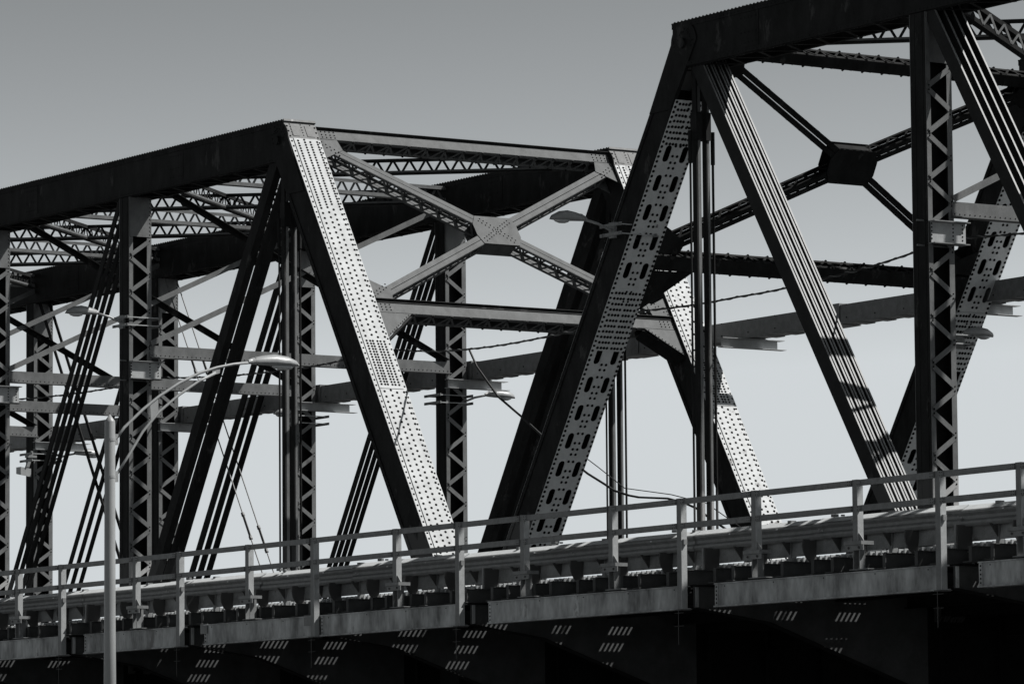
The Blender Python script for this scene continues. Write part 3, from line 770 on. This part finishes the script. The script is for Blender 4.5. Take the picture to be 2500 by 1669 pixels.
m = M(); cobra_head(m, (AX, 53.42, 10.27), (0, 1, .02), 1.28, 1.0); m.build('lamp_head', lamp, smooth=True)
m = M(); head_glass(m, (AX, 53.42, 10.25), (0, 1, 0), 1.28, 1.0); m.build('lamp_glass', lamp, smooth=True)

def clamp_lamp(x, y, z, dy, label, tilt=.0, clampx=None, L=.95, arm=.75):
    """short-armed luminaire strapped to a bridge post; dy = +1/-1 direction across the bridge"""
    o = thing('bridge_lamp', label, 'bridge lamp', (x, y, z - .3), group='cobra-head lamps strapped to the truss posts')
    m = M()
    yb = y + (.0 if dy > 0 else 0); y1 = yb + dy * arm
    m.tube([(x, yb, z - .12), (x, yb + dy * .15 * arm, z - .10), (x, yb + dy * .5 * arm, z), (x, y1, z + .08)], .03, ALU, 8); m.build('arm', o, smooth=True)
    m = M()
    for dz in (.0, -.2):
        for xo in (-PX / 2 - .1, PX / 2 + .06):
            pass
        yA, yB = (y - .1, y + PW + .3) if dy < 0 else (y - PW - .35, y + .1)
        m.box(x + .29, x + .31, yA, yB, z + dz - .012, z + dz + .012, GALVL)
        m.box(x - .34, x - .30, yA, yB, z + dz - .02, z + dz + .02, GALV)
        for yy in (yA + .03, yB - .05): m.box(x - .42, x + .38, yy, yy + .03, z + dz - .035, z + dz + .035, GALV)
    m.box(x - .1, x + .1, y - .05, y + .02, z - .28, z + .06, GALV)
    m.build('clamp', o)
    d = V((0, dy, tilt)); m = M(); cobra_head(m, (x, y1 - dy * .05, z + .08), d, L, .9); m.build('lamp_head', o, smooth=True)
    m = M(); head_glass(m, (x, y1 - dy * .05, z + .06), d, L, .9); m.build('lamp_glass', o, smooth=True)
clamp_lamp(LP[0] + .0, NY - .05, 13.20, -1, 'pale lamp strapped to the first laced post left of the white portal post, pointing left')
clamp_lamp(LP[0] + .0, FY + PW + .05, 11.62, 1, 'lamp strapped low on the laced post behind the portal bracing, pointing right')
clamp_lamp(LP[3] + .25, FY + PW + .05, 11.66, 1, 'small lamp on the far leftmost laced post, beside a floodlight box, pointing right')
clamp_lamp(LP[1] + .1, FY + .03, 11.66, -1, 'small dark lamp half hidden behind the thin vertical hanger bars', arm=.1, L=.6)
clamp_lamp(R_HX - 2.3, NY - .3, 13.12, -1, 'pale lamp clamped across the slotted end post of the right span, pointing left')
clamp_lamp(R_HX - 2.6, FY - .05, 11.22, 1, 'lamp tip peeking out beyond the slotted far end post near the right edge', arm=.12, L=.85)
# floodlight box
fl = thing('floodlight', 'small boxy floodlight hanging on a bracket from the far leftmost laced post', 'floodlight', (LP[3], FY - .4, 11.0))
m = M(); xx = LP[3] + .2; m.hexa([(xx, 69.0, 11.05), (xx + .3, 69.0, 11.0), (xx + .3, 69.35, 10.95), (xx, 69.35, 11.0), (xx, 69.0, 11.25), (xx + .3, 69.0, 11.25), (xx + .3, 69.35, 11.2), (xx, 69.35, 11.2)], ALU); m.build('housing', fl)
m = M(); m.beam((xx + .1, 69.3, 11.2), (xx + .1, 69.5, 11.75), .08, .1, GALV); m.box(xx, xx + .2, 69.3, 69.6, 11.55, 11.62, GALV); m.build('bracket', fl)

# ------------------------------------------------------------------ cables
def cable(pts, r, label, twist=False, cat='cable'):
    pts = [V(p) for p in pts]; out = []
    for a, b in zip(pts[:-1], pts[1:]):
        L = (b - a).length; n = max(2, int(L / .3))
        for i in range(n): f = i / n; out.append(a.lerp(b, f) - Zd * (.010 * L * 4 * f * (1 - f)))
    out.append(pts[-1]); m = M(); m.tube(out, r, RUBBER, 6)
    if twist:
        hel = []; acc = 0; m2 = []
        for i in range(len(out) - 1):
            a, b = out[i], out[i + 1]; L = (b - a).length
            for k in range(6):
                p = a.lerp(b, k / 6); t = (acc + L * k / 6) * 2 * math.pi / .55
                m2.append(p + Yd * (math.cos(t) * r) + Zd * (math.sin(t) * r))
            acc += L
        m.tube(m2, r * .55, GALV, 5)
    o = m.build('cable'); o['label'] = label; o['category'] = cat
cable([(-124, 61.5, 12.1), (-116.67, 61.5, 11.87), (-108.78, 61.5, 11.8), (-102.5, 61.5, 11.48), (-99.8, 61.5, 11.49), (-97.47, 61.5, 11.53), (-95.1, 61.5, 11.30), (-91.64, 61.5, 11.25), (-87.3, 61.5, 11.50), (-83.7, 61.5, 11.46), (-80.68, 61.5, 11.55), (-77.64, 61.5, 11.78), (-76.2, 61.5, 11.93), (-72, 61.5, 11.75), (-66, 61.5, 12.1)], .022, 'twisted black cable strung level from post to post behind the near truss', True)
def cable2(pts, r, label):
    m = M(); m.tube(pts, r, RUBBER, 6); o = m.build('cable'); o['label'] = label; o['category'] = 'cable'
cable2([(-101.2, 66, 12.1), (-100.84, 66, 11.62), (-99.9, 66, 10.8), (-98.82, 66, 10.2), (-97.4, 66, 9.35), (-96.01, 66, 8.63), (-95.3, 66, 8.33), (-94.9, 66, 8.15), (-94.3, 66, 8.0), (-93.89, 66, 7.93), (-92.72, 66, 7.83), (-92.1, 66, 7.7), (-91.57, 66, 7.53), (-90.9, 66, 7.2), (-89.8, 66, 6.7)], .028, 'thick black cable sagging from the service beam down to the deck')
cable2([(-97.4, 66.3, 9.5), (-96.01, 66.3, 8.80), (-94.9, 66.3, 8.22), (-93.0, 66.3, 7.95), (-91.57, 66.3, 7.65), (-90, 66.3, 6.9)], .012, 'thin wire running just above the sagging black cable')
for i, (z, zz) in enumerate(((13.0, 13.3), (11.8, 12.2))):
    m = M(); pts = [V((-150 + 10 * k, 150 + i, z - .3 + .0022 * (k - 6) ** 2 * 10)) for k in range(14)]; m.tube(pts, .03, RUBBER, 4)
    o = m.build('power_line'); o['label'] = ('upper' if i == 0 else 'lower') + ' of two faint distant wires seen between the railing bars'; o['category'] = 'power line'

# ------------------------------------------------------------------ pier, ground
m = M(); m.hexa([(-93.6, 58.5, GZ), (-89.6, 58.5, GZ), (-89.6, 73, GZ), (-93.6, 73, GZ), (-93.2, 59.2, 2.1), (-90.0, 59.2, 2.1), (-90.0, 72.3, 2.1), (-93.2, 72.3, 2.1)], STONE)
m.box(-93.4, -89.8, 59, 72.5, 2.1, 2.6, STONE)
for x in (-92.9, -91.0):
    for y in (60.4, 70.0): m.box(x - .4, x + .4, y - .4, y + .4, 2.6, 4.2, BLACK)
o = m.build('pier'); o['label'] = 'stone pier in shade under the joint of the two truss spans'; o['category'] = 'pier'
g = M(); g.add([(-3000, -3000, GZ), (3000, -3000, GZ), (3000, 3000, GZ), (-3000, 3000, GZ)], [(0, 1, 2, 3)], GROUND); g.build('ground', kind='structure')
